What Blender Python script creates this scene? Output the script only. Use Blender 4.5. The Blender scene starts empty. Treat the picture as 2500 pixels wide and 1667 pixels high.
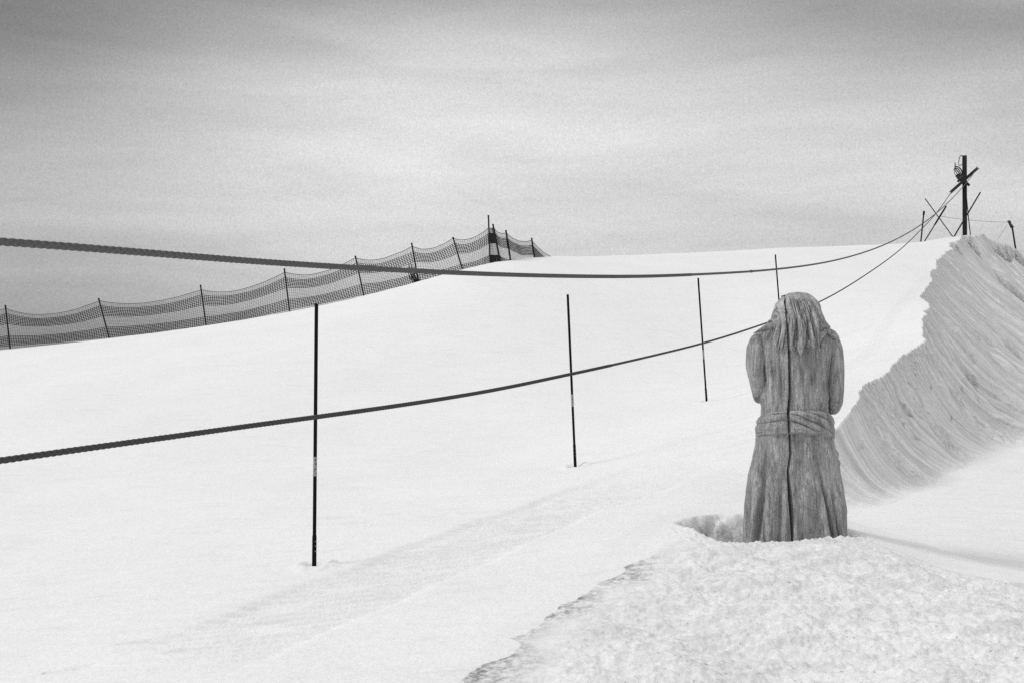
import bpy, math, random
import numpy as np
from mathutils import Vector

# ------------------------------------------------------------------ camera, sky, sun, exposure
scene = bpy.context.scene
COL = scene.collection
CAMZ = 1.60                       # eye height above the ground at the photographer's feet
F = 2431.0                        # focal length in photograph pixels (35 mm lens)
cam_d = bpy.data.cameras.new('camera')
cam_d.sensor_width = 36.0
cam_d.lens = 35.0
cam_d.clip_start = 0.05
cam_d.clip_end = 6000
cam = bpy.data.objects.new('camera', cam_d)
cam.location = (0, 0, CAMZ)
cam.rotation_euler = (math.radians(90), 0, 0)
COL.objects.link(cam)
scene.camera = cam

SUN_EL, SUN_AZ = math.radians(42), math.radians(-96)    # azimuth from +Y towards +X
sd = bpy.data.lights.new('sun', 'SUN')
sd.energy = 1.25
sd.angle = math.radians(14)
sd.color = (1.0, 1.0, 1.0)
so = bpy.data.objects.new('sun', sd)
sdir = Vector((math.sin(SUN_AZ) * math.cos(SUN_EL), math.cos(SUN_AZ) * math.cos(SUN_EL), math.sin(SUN_EL)))
so.rotation_euler = (-sdir).to_track_quat('-Z', 'Y').to_euler()
so.location = (-20, -10, 30)
COL.objects.link(so)

scene.view_settings.view_transform = 'Standard'
scene.view_settings.look = 'None'
scene.view_settings.gamma = 1.0
scene.view_settings.use_curve_mapping = False
scene.view_settings.exposure = 0.0
scene.cycles.use_denoising = False
scene.cycles.max_bounces = 6
scene.cycles.diffuse_bounces = 4


def build_world():
    w = bpy.data.worlds.new('World')
    scene.world = w
    w.use_nodes = True
    nt = w.node_tree
    N, L = nt.nodes, nt.links
    bg = N['Background']
    sky = N.new('ShaderNodeTexSky')
    sky.sky_type = 'NISHITA'
    sky.sun_disc = False
    sky.sun_elevation = SUN_EL
    sky.sun_rotation = SUN_AZ
    sky.dust_density = 4.0
    bw = N.new('ShaderNodeRGBToBW')
    L.new(sky.outputs[0], bw.inputs[0])
    # compress the clear-sky gradient: a cloud deck evens it out
    pw = N.new('ShaderNodeMath'); pw.operation = 'POWER'; pw.inputs[1].default_value = 0.20
    L.new(bw.outputs[0], pw.inputs[0])
    tc = N.new('ShaderNodeTexCoord')
    sep = N.new('ShaderNodeSeparateXYZ')
    L.new(tc.outputs['Generated'], sep.inputs[0])
    # cloud deck as seen on a plane overhead: streaks get flatter towards the horizon
    mp = N.new('ShaderNodeMapping')
    mp.inputs['Scale'].default_value = (1.3, 1.0, 7.0)
    mp.inputs['Location'].default_value = (5.2, 3.1, 0.7)
    L.new(tc.outputs['Generated'], mp.inputs['Vector'])
    n1 = N.new('ShaderNodeTexNoise')
    n1.inputs['Scale'].default_value = 1.5
    n1.inputs['Detail'].default_value = 4
    n1.inputs['Roughness'].default_value = 0.45
    n1.inputs['Distortion'].default_value = 0.3
    L.new(mp.outputs[0], n1.inputs['Vector'])
    mp2 = N.new('ShaderNodeMapping')
    mp2.inputs['Scale'].default_value = (2.2, 2.2, 17.0)
    mp2.inputs['Location'].default_value = (1.7, 4.4, 2.3)
    mp2.inputs['Rotation'].default_value = (0, math.radians(2.0), 0)
    L.new(tc.outputs['Generated'], mp2.inputs['Vector'])
    n2 = N.new('ShaderNodeTexNoise')
    n2.inputs['Scale'].default_value = 2.0
    n2.inputs['Detail'].default_value = 8
    n2.inputs['Roughness'].default_value = 0.6
    n2.inputs['Distortion'].default_value = 0.5
    L.new(mp2.outputs[0], n2.inputs['Vector'])
    n3 = N.new('ShaderNodeTexNoise')           # fine noise in the sky colour, imitating film grain
    n3.inputs['Scale'].default_value = 620.0
    n3.inputs['Detail'].default_value = 3
    n3.inputs['Roughness'].default_value = 0.9
    L.new(tc.outputs['Generated'], n3.inputs['Vector'])
    # elevation profile of the deck (z of the direction): pale band at mid height, grey bank above
    el = N.new('ShaderNodeValToRGB')
    cr = el.color_ramp
    cr.interpolation = 'B_SPLINE'
    cr.elements[0].position = 0.0
    cr.elements[0].color = (0.69,) * 3 + (1,)
    cr.elements[1].position = 1.0
    cr.elements[1].color = (0.97,) * 3 + (1,)
    for p, v in SKY_PROFILE:
        e = cr.elements.new(p)
        e.color = (v, v, v, 1)
    # tilt: the grey bank hangs lower to the left
    tl = N.new('ShaderNodeMath'); tl.operation = 'MULTIPLY_ADD'; tl.inputs[1].default_value = 0.36; tl.inputs[2].default_value = -0.02
    x2 = N.new('ShaderNodeMath'); x2.operation = 'MULTIPLY'
    L.new(sep.outputs['X'], x2.inputs[0]); L.new(sep.outputs['X'], x2.inputs[1])
    L.new(x2.outputs[0], tl.inputs[0])
    wob = N.new('ShaderNodeMath'); wob.operation = 'MULTIPLY_ADD'
    wob.inputs[1].default_value = 0.16; wob.inputs[2].default_value = -0.08
    L.new(n1.outputs[0], wob.inputs[0])
    ad = N.new('ShaderNodeMath'); ad.operation = 'ADD'
    L.new(sep.outputs['Z'], ad.inputs[0]); L.new(tl.outputs[0], ad.inputs[1])
    ad2 = N.new('ShaderNodeMath'); ad2.operation = 'ADD'
    L.new(ad.outputs[0], ad2.inputs[0]); L.new(wob.outputs[0], ad2.inputs[1])
    L.new(ad2.outputs[0], el.inputs[0])
    # darker flank of cloud away to the left
    lf = N.new('ShaderNodeMapRange')
    lf.inputs['From Min'].default_value = -0.5; lf.inputs['From Max'].default_value = -0.08
    lf.inputs['To Min'].default_value = 0.54; lf.inputs['To Max'].default_value = 1.0
    lf.interpolation_type = 'SMOOTHSTEP'
    L.new(sep.outputs['X'], lf.inputs['Value'])

    def mul(a, b):
        m = N.new('ShaderNodeMath'); m.operation = 'MULTIPLY'
        L.new(a, m.inputs[0])
        if isinstance(b, float):
            m.inputs[1].default_value = b
        else:
            L.new(b, m.inputs[1])
        return m.outputs[0]

    def rng(src, lo, hi):
        m = N.new('ShaderNodeMapRange')
        m.inputs['From Min'].default_value = 0.25; m.inputs['From Max'].default_value = 0.75
        m.inputs['To Min'].default_value = lo; m.inputs['To Max'].default_value = hi
        L.new(src, m.inputs['Value'])
        return m.outputs[0]
    v = mul(pw.outputs[0], el.outputs[0])
    ez = N.new('ShaderNodeMapRange')
    ez.inputs['From Min'].default_value = 0.0; ez.inputs['From Max'].default_value = 0.28
    ez.inputs['To Min'].default_value = 0.72; ez.inputs['To Max'].default_value = 1.0
    L.new(sep.outputs['Z'], ez.inputs['Value'])
    mxf = N.new('ShaderNodeMix'); mxf.data_type = 'FLOAT'
    mxf.inputs[2].default_value = 1.0
    L.new(ez.outputs[0], mxf.inputs[0]); L.new(lf.outputs[0], mxf.inputs[3])
    v = mul(v, mxf.outputs[0])
    rf = N.new('ShaderNodeMapRange'); rf.interpolation_type = 'SMOOTHSTEP'
    rf.inputs['From Min'].default_value = 0.0; rf.inputs['From Max'].default_value = 0.45
    rf.inputs['To Min'].default_value = 1.0; rf.inputs['To Max'].default_value = 0.88
    L.new(sep.outputs['X'], rf.inputs['Value'])
    v = mul(v, rf.outputs[0])
    v = mul(v, rng(n1.outputs[0], 0.92, 1.08))
    v = mul(v, rng(n2.outputs[0], 0.91, 1.08))
    v = mul(v, rng(n3.outputs[0], 0.78, 1.22))
    v = mul(v, SKY_GAIN)
    L.new(v, bg.inputs['Color'])
    bg.inputs['Strength'].default_value = 0.1


SKY_GAIN = 8.3
SKY_PROFILE = [(0.04, 0.66), (0.10, 0.67), (0.17, 0.76), (0.235, 0.74), (0.31, 0.40), (0.36, 0.36), (0.55, 0.77)]
build_world()


# ------------------------------------------------------------------ helpers
def P(px, py, D):
    """point of the place seen at a photograph pixel, D metres in front of the camera plane"""
    return np.array([(px - 1250) / F * D, D, CAMZ + (833.5 - py) / F * D])


def tag(o, label=None, cat=None, group=None, kind=None):
    if label: o['label'] = label
    if cat: o['category'] = cat
    if group: o['group'] = group
    if kind: o['kind'] = kind
    return o


def empty(name, loc, label, cat, group=None):
    o = bpy.data.objects.new(name, None)
    o.empty_display_size = 0.2
    o.location = loc
    COL.objects.link(o)
    return tag(o, label, cat, group)


def mesh_np(name, V, Q, mat, parent=None, smooth=True, tris=None, attrs=None):
    """mesh from numpy arrays: V (n,3), Q (m,4) quads, world coordinates"""
    me = bpy.data.meshes.new(name)
    V = np.asarray(V, dtype=np.float32)
    off = np.zeros(3, np.float32)
    if parent is not None:
        p = parent
        while p is not None:
            off += np.array(p.location, np.float32)
            p = p.parent
        V = V - off
    Q = np.asarray(Q, dtype=np.int32).reshape(-1, 4)
    nt = 0 if tris is None else len(tris)
    me.vertices.add(len(V))
    me.vertices.foreach_set('co', V.ravel())
    nl = Q.size + nt * 3
    me.loops.add(nl)
    li = Q.ravel()
    st = np.arange(len(Q), dtype=np.int32) * 4
    if nt:
        T = np.asarray(tris, dtype=np.int32).reshape(-1, 3)
        li = np.concatenate([li, T.ravel()])
        st = np.concatenate([st, Q.size + np.arange(nt, dtype=np.int32) * 3])
    me.loops.foreach_set('vertex_index', li)
    me.polygons.add(len(Q) + nt)
    me.polygons.foreach_set('loop_start', st)
    if smooth:
        me.polygons.foreach_set('use_smooth', np.ones(len(Q) + nt, dtype=bool))
    me.update(calc_edges=True)
    me.validate()
    if attrs:
        for k, a in attrs.items():
            at = me.attributes.new(k, 'FLOAT', 'POINT')
            at.data.foreach_set('value', np.asarray(a, dtype=np.float32))
    o = bpy.data.objects.new(name, me)
    if mat: me.materials.append(mat)
    COL.objects.link(o)
    if parent is not None: o.parent = parent
    return o


class MB:
    """collects shapes into one mesh"""
    def __init__(s):
        s.v = []; s.q = []; s.t = []; s.n = 0

    def add(s, V, Q, T=()):
        V = np.asarray(V, float)
        s.v.append(V)
        if len(Q): s.q.append(np.asarray(Q, int).reshape(-1, 4) + s.n)
        if len(T): s.t.append(np.asarray(T, int).reshape(-1, 3) + s.n)
        s.n += len(V)
        return s

    def tube(s, pts, rad, sides=10, caps=True):
        pts = np.asarray(pts, float)
        n = len(pts)
        rad = np.broadcast_to(np.asarray(rad, float), (n,))
        T = np.gradient(pts, axis=0)
        T /= np.linalg.norm(T, axis=1)[:, None] + 1e-12
        up = np.array([0, 0, 1.0]) if abs(T[0, 2]) < 0.9 else np.array([0, 1.0, 0])
        A = np.cross(T, up); A /= np.linalg.norm(A, axis=1)[:, None] + 1e-12
        B = np.cross(A, T)
        th = np.arange(sides) / sides * 2 * np.pi
        V = pts[:, None, :] + rad[:, None, None] * (np.cos(th)[None, :, None] * A[:, None, :] + np.sin(th)[None, :, None] * B[:, None, :])
        i = np.arange(n - 1)[:, None] * sides
        j = np.arange(sides)[None, :]
        k = (j + 1) % sides
        Q = np.stack([i + j, i + k, i + sides + k, i + sides + j], -1).reshape(-1, 4)
        V = V.reshape(-1, 3)
        T3 = []
        if caps:
            V = np.vstack([V, pts[0], pts[-1]])
            c0, c1 = n * sides, n * sides + 1
            for a in range(sides):
                b = (a + 1) % sides
                T3.append((c0, b, a))
                T3.append((c1, (n - 1) * sides + a, (n - 1) * sides + b))
        return s.add(V, Q, T3)

    def box(s, c, ax, ay, az):
        """box from centre and three half-axis vectors, edges slightly chamfered"""
        c, ax, ay, az = (np.asarray(k, float) for k in (c, ax, ay, az))
        V = [c + i * ax + j * ay + k * az for i in (-1, 1) for j in (-1, 1) for k in (-1, 1)]
        return s.add(V, [(0, 1, 3, 2), (4, 6, 7, 5), (0, 4, 5, 1), (2, 3, 7, 6), (0, 2, 6, 4), (1, 5, 7, 3)])

    def lathe(s, c, axis, prof, sides=32):
        """prof: list of (radius, offset along axis)"""
        axis = np.asarray(axis, float); axis /= np.linalg.norm(axis)
        t = np.array([0, 0, 1.0]) if abs(axis[2]) < 0.9 else np.array([1.0, 0, 0])
        A = np.cross(axis, t); A /= np.linalg.norm(A)
        B = np.cross(axis, A)
        th = np.arange(sides) / sides * 2 * np.pi
        V = []
        for r, h in prof:
            V.append(np.asarray(c) + axis * h + r * (np.cos(th)[:, None] * A + np.sin(th)[:, None] * B))
        V = np.vstack(V)
        n = len(prof)
        i = np.arange(n - 1)[:, None] * sides
        j = np.arange(sides)[None, :]
        k = (j + 1) % sides
        Q = np.stack([i + j, i + k, i + sides + k, i + sides + j], -1).reshape(-1, 4)
        return s.add(V, Q)

    def obj(s, name, mat, parent=None, smooth=True):
        V = np.vstack(s.v)
        Q = np.vstack(s.q) if s.q else np.zeros((0, 4), int)
        T = np.vstack(s.t) if s.t else None
        return mesh_np(name, V, Q, mat, parent, smooth, T)


_rs = np.random.RandomState(7)
_perm = np.tile(_rs.permutation(512), 3)
_gx = np.cos(_rs.rand(512) * 2 * np.pi * 7); _gy = np.sin(np.arccos(np.clip(_gx, -1, 1)) * np.where(_rs.rand(512) > .5, 1, -1))


def perlin(x, y, seed=0):
    x = np.asarray(x, float) + seed * 17.31; y = np.asarray(y, float) + seed * 9.77
    xi = np.floor(x).astype(int); yi = np.floor(y).astype(int)
    xf = x - xi; yf = y - yi
    xi &= 511; yi &= 511
    u = xf ** 3 * (xf * (xf * 6 - 15) + 10); v = yf ** 3 * (yf * (yf * 6 - 15) + 10)

    def g(ix, iy, dx, dy):
        h = _perm[_perm[ix & 511] + (iy & 511)]
        return _gx[h] * dx + _gy[h] * dy
    a = g(xi, yi, xf, yf); b = g(xi + 1, yi, xf - 1, yf)
    c = g(xi, yi + 1, xf, yf - 1); d = g(xi + 1, yi + 1, xf - 1, yf - 1)
    return (a + u * (b - a)) * (1 - v) + (c + u * (d - c)) * v


def fbm(x, y, octv=4, seed=0, gain=0.5):
    s = 0; a = 1.0; f = 1.0
    for i in range(octv):
        s = s + a * perlin(x * f, y * f, seed + i * 3)
        a *= gain; f *= 2.03
    return s


def sstep(a, b, x):
    t = np.clip((x - a) / (b - a), 0, 1)
    return t * t * (3 - 2 * t)


# ------------------------------------------------------------------ materials
def mat_base(name):
    m = bpy.data.materials.new(name)
    m.use_nodes = True
    return m, m.node_tree.nodes, m.node_tree.links, m.node_tree.nodes['Principled BSDF']


def grey_mat(name, v, rough=0.6, var=0.2, scale=30.0, spec=0.3, bump=0.0, stretch=(1, 1, 1)):
    m, N, L, b = mat_base(name)
    tc = N.new('ShaderNodeTexCoord')
    mp = N.new('ShaderNodeMapping'); mp.inputs['Scale'].default_value = stretch
    L.new(tc.outputs['Object'], mp.inputs['Vector'])
    n = N.new('ShaderNodeTexNoise')
    n.inputs['Scale'].default_value = scale; n.inputs['Detail'].default_value = 5
    L.new(mp.outputs[0], n.inputs['Vector'])
    r = N.new('ShaderNodeMapRange')
    r.inputs['From Min'].default_value = 0.25; r.inputs['From Max'].default_value = 0.75
    r.inputs['To Min'].default_value = v * (1 - var); r.inputs['To Max'].default_value = v * (1 + var)
    L.new(n.outputs[0], r.inputs['Value'])
    L.new(r.outputs[0], b.inputs['Base Color'])
    b.inputs['Roughness'].default_value = rough
    b.inputs['Specular IOR Level'].default_value = spec
    if bump:
        bp = N.new('ShaderNodeBump'); bp.inputs['Strength'].default_value = bump; bp.inputs['Distance'].default_value = 0.01
        L.new(n.outputs[0], bp.inputs['Height']); L.new(bp.outputs[0], b.inputs['Normal'])
    return m


def snow_mat(name, bank=False):
    m, N, L, b = mat_base(name)
    tc = N.new('ShaderNodeTexCoord')

    def noise(scale, detail, rough=0.55, stretch=None, vec=None):
        n = N.new('ShaderNodeTexNoise')
        n.inputs['Scale'].default_value = scale; n.inputs['Detail'].default_value = detail
        n.inputs['Roughness'].default_value = rough
        src = vec or tc.outputs['Object']
        if stretch:
            mp = N.new('ShaderNodeMapping'); mp.inputs['Scale'].default_value = stretch
            L.new(src, mp.inputs['Vector']); src = mp.outputs[0]
        L.new(src, n.inputs['Vector'])
        return n.outputs[0]

    def rng(src, a, c, lo, hi):
        r = N.new('ShaderNodeMapRange')
        for k, v in zip(('From Min', 'From Max', 'To Min', 'To Max'), (a, c, lo, hi)):
            r.inputs[k].default_value = v
        L.new(src, r.inputs['Value'])
        return r.outputs[0]

    def mth(op, a, c):
        n = N.new('ShaderNodeMath'); n.operation = op
        for i, x in enumerate((a, c)):
            if isinstance(x, (int, float)): n.inputs[i].default_value = x
            else: L.new(x, n.inputs[i])
        return n.outputs[0]

    def attr(k):
        a = N.new('ShaderNodeAttribute'); a.attribute_name = k
        return a.outputs['Fac']
    rough_m = attr('rough'); dirt_dark_m = attr('dirt_dark')
    big = noise(0.7, 4)
    col = rng(big, 0.3, 0.7, 0.91, 0.95)
    streak = noise(1.0, 5, 0.62, (1.6, 9.0, 3.0))
    col = mth('MULTIPLY', col, rng(streak, 0.56, 0.76, 1.0, 0.92))
    fine = noise(13.0, 8, 0.85)  # coarser speckle added to the snow colour to imitate film grain
    col = mth('MULTIPLY', col, rng(fine, 0.3, 0.7, 0.95, 1.04))
    # fine grey speckle over all the old snow, film grain imitated in its colour
    grain = noise(55.0, 3, 0.7)
    col = mth('MULTIPLY', col, rng(grain, 0.3, 0.7, 0.90, 1.06))
    mid = noise(1.0, 7, 0.70, (3.0, 9.0, 4.0))
    dirty = rng(mid, 0.44, 0.64, 0.0, 1.0)
    fac = mth('MULTIPLY', dirty, rough_m)
    col = mth('MULTIPLY', col, mth('SUBTRACT', 1.0, mth('MULTIPLY', fac, 0.17)))
    # grit lying on the crust
    sp = noise(38.0, 2, 0.5)
    spk = mth('MULTIPLY', rng(sp, 0.66, 0.74, 0.0, 0.35), rough_m)
    col = mth('MULTIPLY', col, mth('SUBTRACT', 1.0, spk))
    # dirty cut edges, plus the dark tone laid into the bank's holes
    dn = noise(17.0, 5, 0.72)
    df = mth('MULTIPLY', dirt_dark_m, rng(dn, 0.40, 0.62, 0.05, 1.0))
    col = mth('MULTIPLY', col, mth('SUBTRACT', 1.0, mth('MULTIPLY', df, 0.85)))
    h = mth('ADD', mth('MULTIPLY', noise(26.0, 5, 0.65), rng(rough_m, 0, 1, 0.35, 1.0)), mth('MULTIPLY', grain, 0.25))
    if bank:
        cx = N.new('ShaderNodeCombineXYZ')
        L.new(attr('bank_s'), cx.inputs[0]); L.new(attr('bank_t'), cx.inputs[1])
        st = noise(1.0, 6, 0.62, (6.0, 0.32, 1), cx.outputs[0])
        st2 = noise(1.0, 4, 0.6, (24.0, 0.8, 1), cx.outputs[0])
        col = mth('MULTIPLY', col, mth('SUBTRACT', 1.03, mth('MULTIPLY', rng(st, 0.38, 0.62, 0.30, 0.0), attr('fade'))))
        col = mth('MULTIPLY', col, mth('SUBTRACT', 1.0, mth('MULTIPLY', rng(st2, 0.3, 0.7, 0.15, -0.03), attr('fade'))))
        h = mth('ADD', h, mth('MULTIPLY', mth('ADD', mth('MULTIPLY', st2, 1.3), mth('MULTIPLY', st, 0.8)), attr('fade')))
    L.new(col, b.inputs['Base Color'])
    b.inputs['Roughness'].default_value = 0.75
    b.inputs['Specular IOR Level'].default_value = 0.15
    bp = N.new('ShaderNodeBump')
    bp.inputs['Strength'].default_value = 0.6
    bp.inputs['Distance'].default_value = 0.028 if bank else 0.022
    L.new(h, bp.inputs['Height']); L.new(bp.outputs[0], b.inputs['Normal'])
    return m


M_SNOW = snow_mat('snow')
M_BANK = snow_mat('cut_snow', True)
M_BLACK = grey_mat('black_plastic', 0.004, 0.55, 0.3, 40, 0.12)
M_SLEEVE = grey_mat('black_rubber', 0.006, 0.7, 0.3, 60, 0.1)
M_STICK = grey_mat('dark_pole', 0.02, 0.6, 0.3, 30, 0.2)
M_NETD = grey_mat('dark_net', 0.022, 0.8, 0.3, 40, 0.1)
M_NETL = grey_mat('pale_net', 0.13, 0.8, 0.3, 40, 0.1)
M_TIMBER = grey_mat('dark_timber', 0.028, 0.8, 0.4, 12, 0.1, 0.5, (1, 1, 0.12))
M_STEEL = grey_mat('dark_steel', 0.02, 0.5, 0.3, 20, 0.3)
M_CABLE = grey_mat('thin_cable', 0.12, 0.7, 0.2, 20, 0.2)
M_ROPE = grey_mat('grey_rope', 0.125, 0.85, 0.3, 160, 0.1)
M_ROPED = grey_mat('dark_rope', 0.075, 0.85, 0.3, 160, 0.1)


def sticker_mat():
    m, N, L, b = mat_base('worn_sticker')
    tc = N.new('ShaderNodeTexCoord')
    n = N.new('ShaderNodeTexNoise'); n.inputs['Scale'].default_value = 90; n.inputs['Detail'].default_value = 2
    L.new(tc.outputs['Object'], n.inputs['Vector'])
    r = N.new('ShaderNodeMapRange')
    for k, v in zip(('From Min', 'From Max', 'To Min', 'To Max'), (0.42, 0.56, 0.42, 0.2)):
        r.inputs[k].default_value = v
    L.new(n.outputs[0], r.inputs['Value'])
    L.new(r.outputs[0], b.inputs['Base Color'])
    b.inputs['Roughness'].default_value = 0.6
    return m


M_STICKER = sticker_mat()


def wood_mat(name, lo, hi):
    m, N, L, b = mat_base(name)
    tc = N.new('ShaderNodeTexCoord')

    def noise(scale, detail, stretch, rough=0.6):
        mp = N.new('ShaderNodeMapping'); mp.inputs['Scale'].default_value = stretch
        L.new(tc.outputs['Object'], mp.inputs['Vector'])
        n = N.new('ShaderNodeTexNoise'); n.inputs['Scale'].default_value = scale
        n.inputs['Detail'].default_value = detail; n.inputs['Roughness'].default_value = rough
        L.new(mp.outputs[0], n.inputs['Vector'])
        return n.outputs[0]

    def rng(src, a, c, l, h):
        r = N.new('ShaderNodeMapRange')
        for k, v in zip(('From Min', 'From Max', 'To Min', 'To Max'), (a, c, l, h)):
            r.inputs[k].default_value = v
        L.new(src, r.inputs['Value'])
        return r.outputs[0]

    def mul(a, c):
        n = N.new('ShaderNodeMath'); n.operation = 'MULTIPLY'
        L.new(a, n.inputs[0]); L.new(c, n.inputs[1])
        return n.outputs[0]
    g1 = noise(9.0, 5, (1.6, 1.6, 0.35))
    g2 = noise(60.0, 5, (1.5, 1.5, 0.13), 0.65)
    g3 = noise(150.0, 2, (1, 1, 0.6))
    col = mul(rng(g1, 0.3, 0.7, lo, hi), rng(g2, 0.3, 0.7, 0.55, 1.42))
    col = mul(col, rng(g3, 0.3, 0.7, 0.70, 1.28))
    L.new(col, b.inputs['Base Color'])
    b.inputs['Roughness'].default_value = 0.85
    b.inputs['Specular IOR Level'].default_value = 0.1
    bp = N.new('ShaderNodeBump'); bp.inputs['Strength'].default_value = 0.6; bp.inputs['Distance'].default_value = 0.006
    L.new(g2, bp.inputs['Height']); L.new(bp.outputs[0], b.inputs['Normal'])
    return m


M_WOOD = wood_mat('weathered_wood', 0.20, 0.46)
M_HAIR = wood_mat('weathered_hair_wood', 0.24, 0.55)

# ------------------------------------------------------------------ terrain
CTRL = [
    # feet of the slalom poles
    (771, 1380, 6.86), (1403, 1137, 10.5), (1724, 983, 14.4), (1920, 862, 18.0),
    # foot of the net fence
    (25, 855, 24), (268, 830, 24), (504, 798.5, 24), (708, 766, 24), (890, 730, 24), (1023, 696, 24),
    (1130, 661, 24), (1197, 645, 23.6), (1221, 639, 23.0), (1250, 634, 24.0), (1310, 629, 26),
    (-150, 900, 20), (0, 875, 20), (250, 850, 20), (500, 816, 20), (700, 785, 20), (890, 750, 20), (1020, 717, 20.5), (1130, 684, 21), (1320, 640, 23), (1500, 634, 25.3), (1410, 632, 25), (2250, 593, 34.6),
    # crest
    (1500, 626, 27.5), (1700, 617, 28.5), (1900, 606.5, 30), (2100, 599, 32), (2248, 591, 33.5), (2328, 578, 34.5), (2356, 576, 35), (2420, 583, 35.5), (2490, 607, 36.2), (2620, 650, 37),
    # the slope's cut edge
    (2075, 1000, 10.5), (2100, 960, 11.5), (2170, 890, 13.5), (2240, 835, 15.5), (2247, 780, 17.5), (2262, 720, 21), (2290, 650, 26), (2318, 602, 31),
    # rough mound in front of the statue
    (1660, 1312, 6.5), (1750, 1346, 6.25), (1850, 1352, 6.2), (2000, 1337, 6.2), (2070, 1324, 6.3), (2200, 1344, 6.3), (2330, 1398, 6.1), (2500, 1424, 6.0),
    (1500, 1300, 6.95), (1500, 1460, 5.6), (1900, 1500, 5.2), (2300, 1500, 5.2), (1250, 1667, 4.5), (1900, 1667, 4.45), (2500, 1667, 4.4), (700, 1667, 4.7), (0, 1667, 5.0),
    (1250, 1400, 6.25), (1430, 1400, 6.15), (0, 1300, 8.8), (350, 1000, 14.0),
    # snow behind the statue and the ploughed floor
    (1750, 1245, 7.7), (1950, 1235, 8.0), (2085, 1262, 8.6), (2200, 1300, 7.9), (2330, 1310, 7.8), (2500, 1250, 8.75), (2350, 1354, 6.9), (2200, 1318, 7.0), (2500, 1378, 6.9),
]
cp = np.array([P(*c) for c in CTRL])
extra = np.array([
    (0, 0, 0.0), (-4, 0, -0.15), (4, 0, 0.05), (0, -8, 0.0), (-10, -8, -0.4), (10, -8, 0.0), (-14, 2, -0.7), (-16, 12, -0.35), (-20, 24, 0.35),
    (12, 4, 0.07), (12, 9, 0.07),
    (-20, 34, -2.4), (-12, 34, -0.9), (-6, 35, 0.7), (0, 35, 2.0), (6, 37, 3.3), (12, 41, 4.6), (18, 43, 4.9), (28, 44, 3.4), (2.5, 31, 3.55), (-1.5, 29, 2.7)], float)
cp = np.vstack([cp, extra])


def tps_fit(c):
    n = len(c)
    r2 = ((c[:, None, :2] - c[None, :, :2]) ** 2).sum(-1)
    K = 0.5 * r2 * np.log(r2 + 1e-12)
    Pm = np.hstack([np.ones((n, 1)), c[:, :2]])
    A = np.zeros((n + 3, n + 3))
    A[:n, :n] = K + np.eye(n) * 0.002
    A[:n, n:] = Pm; A[n:, :n] = Pm.T
    return np.linalg.solve(A, np.concatenate([c[:, 2], np.zeros(3)]))


TPSW = tps_fit(cp)


def tps(x, y):
    x = np.asarray(x, float); y = np.asarray(y, float)
    z = TPSW[-3] + TPSW[-2] * x + TPSW[-1] * y
    for (cx, cy, _), w in zip(cp, TPSW[:-3]):
        r2 = (x - cx) ** 2 + (y - cy) ** 2
        z = z + w * 0.5 * r2 * np.log(r2 + 1e-12)
    return z


def plan(lst):
    return np.array([P(*c)[:2] for c in lst])


EDGE = np.vstack([[(2.45, 8.6), (2.80, 9.3), (3.15, 9.95)], plan([(2078, 1000, 10.5), (2104, 960, 11.5), (2170, 890, 13.5), (2240, 835, 15.5), (2247, 780, 17.5), (2254, 730, 20.5), (2280, 655, 26), (2318, 602, 31), (2350, 580, 34.3), (2420, 580, 35.5), (2490, 604, 36.2), (2600, 640, 37)]), [(26, 40)]])
FOOT = np.vstack([[(2.45, 8.6)], plan([(2060, 1268, 8.6), (2180, 1230, 9.4), (2300, 1170, 11.1), (2400, 1125, 12.9), (2500, 1090, 14.6), (2600, 1062, 16.6)]), [(13.0, 20.5), (20, 27), (30, 36)]])


def poly_dist(x, y, pl, want_s=False):
    best = np.full(x.shape, 1e9); s = np.zeros(x.shape); acc = 0
    nx = np.zeros(x.shape); ny = np.zeros(x.shape)
    for a, b in zip(pl[:-1], pl[1:]):
        d = b - a; ln = np.hypot(*d)
        t = np.clip(((x - a[0]) * d[0] + (y - a[1]) * d[1]) / ln ** 2, 0, 1)
        qx = a[0] + t * d[0]; qy = a[1] + t * d[1]
        dd = np.hypot(x - qx, y - qy)
        mk = dd < best
        best = np.where(mk, dd, best); s = np.where(mk, acc + t * ln, s)
        nx = np.where(mk, qx, nx); ny = np.where(mk, qy, ny)
        acc += ln
    return best, s, nx, ny


def inside(x, y, poly):
    r = np.zeros(x.shape, bool)
    n = len(poly)
    for i in range(n):
        x1, y1 = poly[i]; x2, y2 = poly[(i + 1) % n]
        if y1 == y2: continue
        c = ((y1 > y) != (y2 > y)) & (x < (x2 - x1) * (y - y1) / (y2 - y1) + x1)
        r ^= c
    return r


BANK_POLY = np.vstack([EDGE, FOOT[::-1]])
FLOOR_POLY = np.vstack([FOOT, [(60, 36), (60, 6.4), (3.2, 6.6)]])
# the ragged border of the crusted, trodden snow in the near right
BORD = plan([(1000, 1760, 4.1), (1130, 1667, 4.5), (1250, 1585, 5.0), (1400, 1490, 5.6), (1560, 1385, 6.25), (1640, 1312, 6.75)])
LIP = plan([(1700, 1305, 6.45), (1850, 1326, 6.35), (2000, 1322, 6.35), (2075, 1306, 6.4), (2200, 1334, 6.3), (2330, 1386, 6.1), (2500, 1406, 6.0), (2800, 1420, 5.9)])
ROUGH_POLY = np.vstack([BORD, LIP, [(8, 5.5), (8, -3), (0.2, -3), (-0.35, 3)]])
FLOOR_Z = CAMZ - 1.53


def tps_hit(px, py):
    D = np.linspace(3.5, 20, 1200)
    k = np.nonzero(tps((px - 1250) / F * D, D) >= CAMZ + (833.5 - py) / F * D)[0]
    return ((px - 1250) / F * D[k[0]], D[k[0]])


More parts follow.
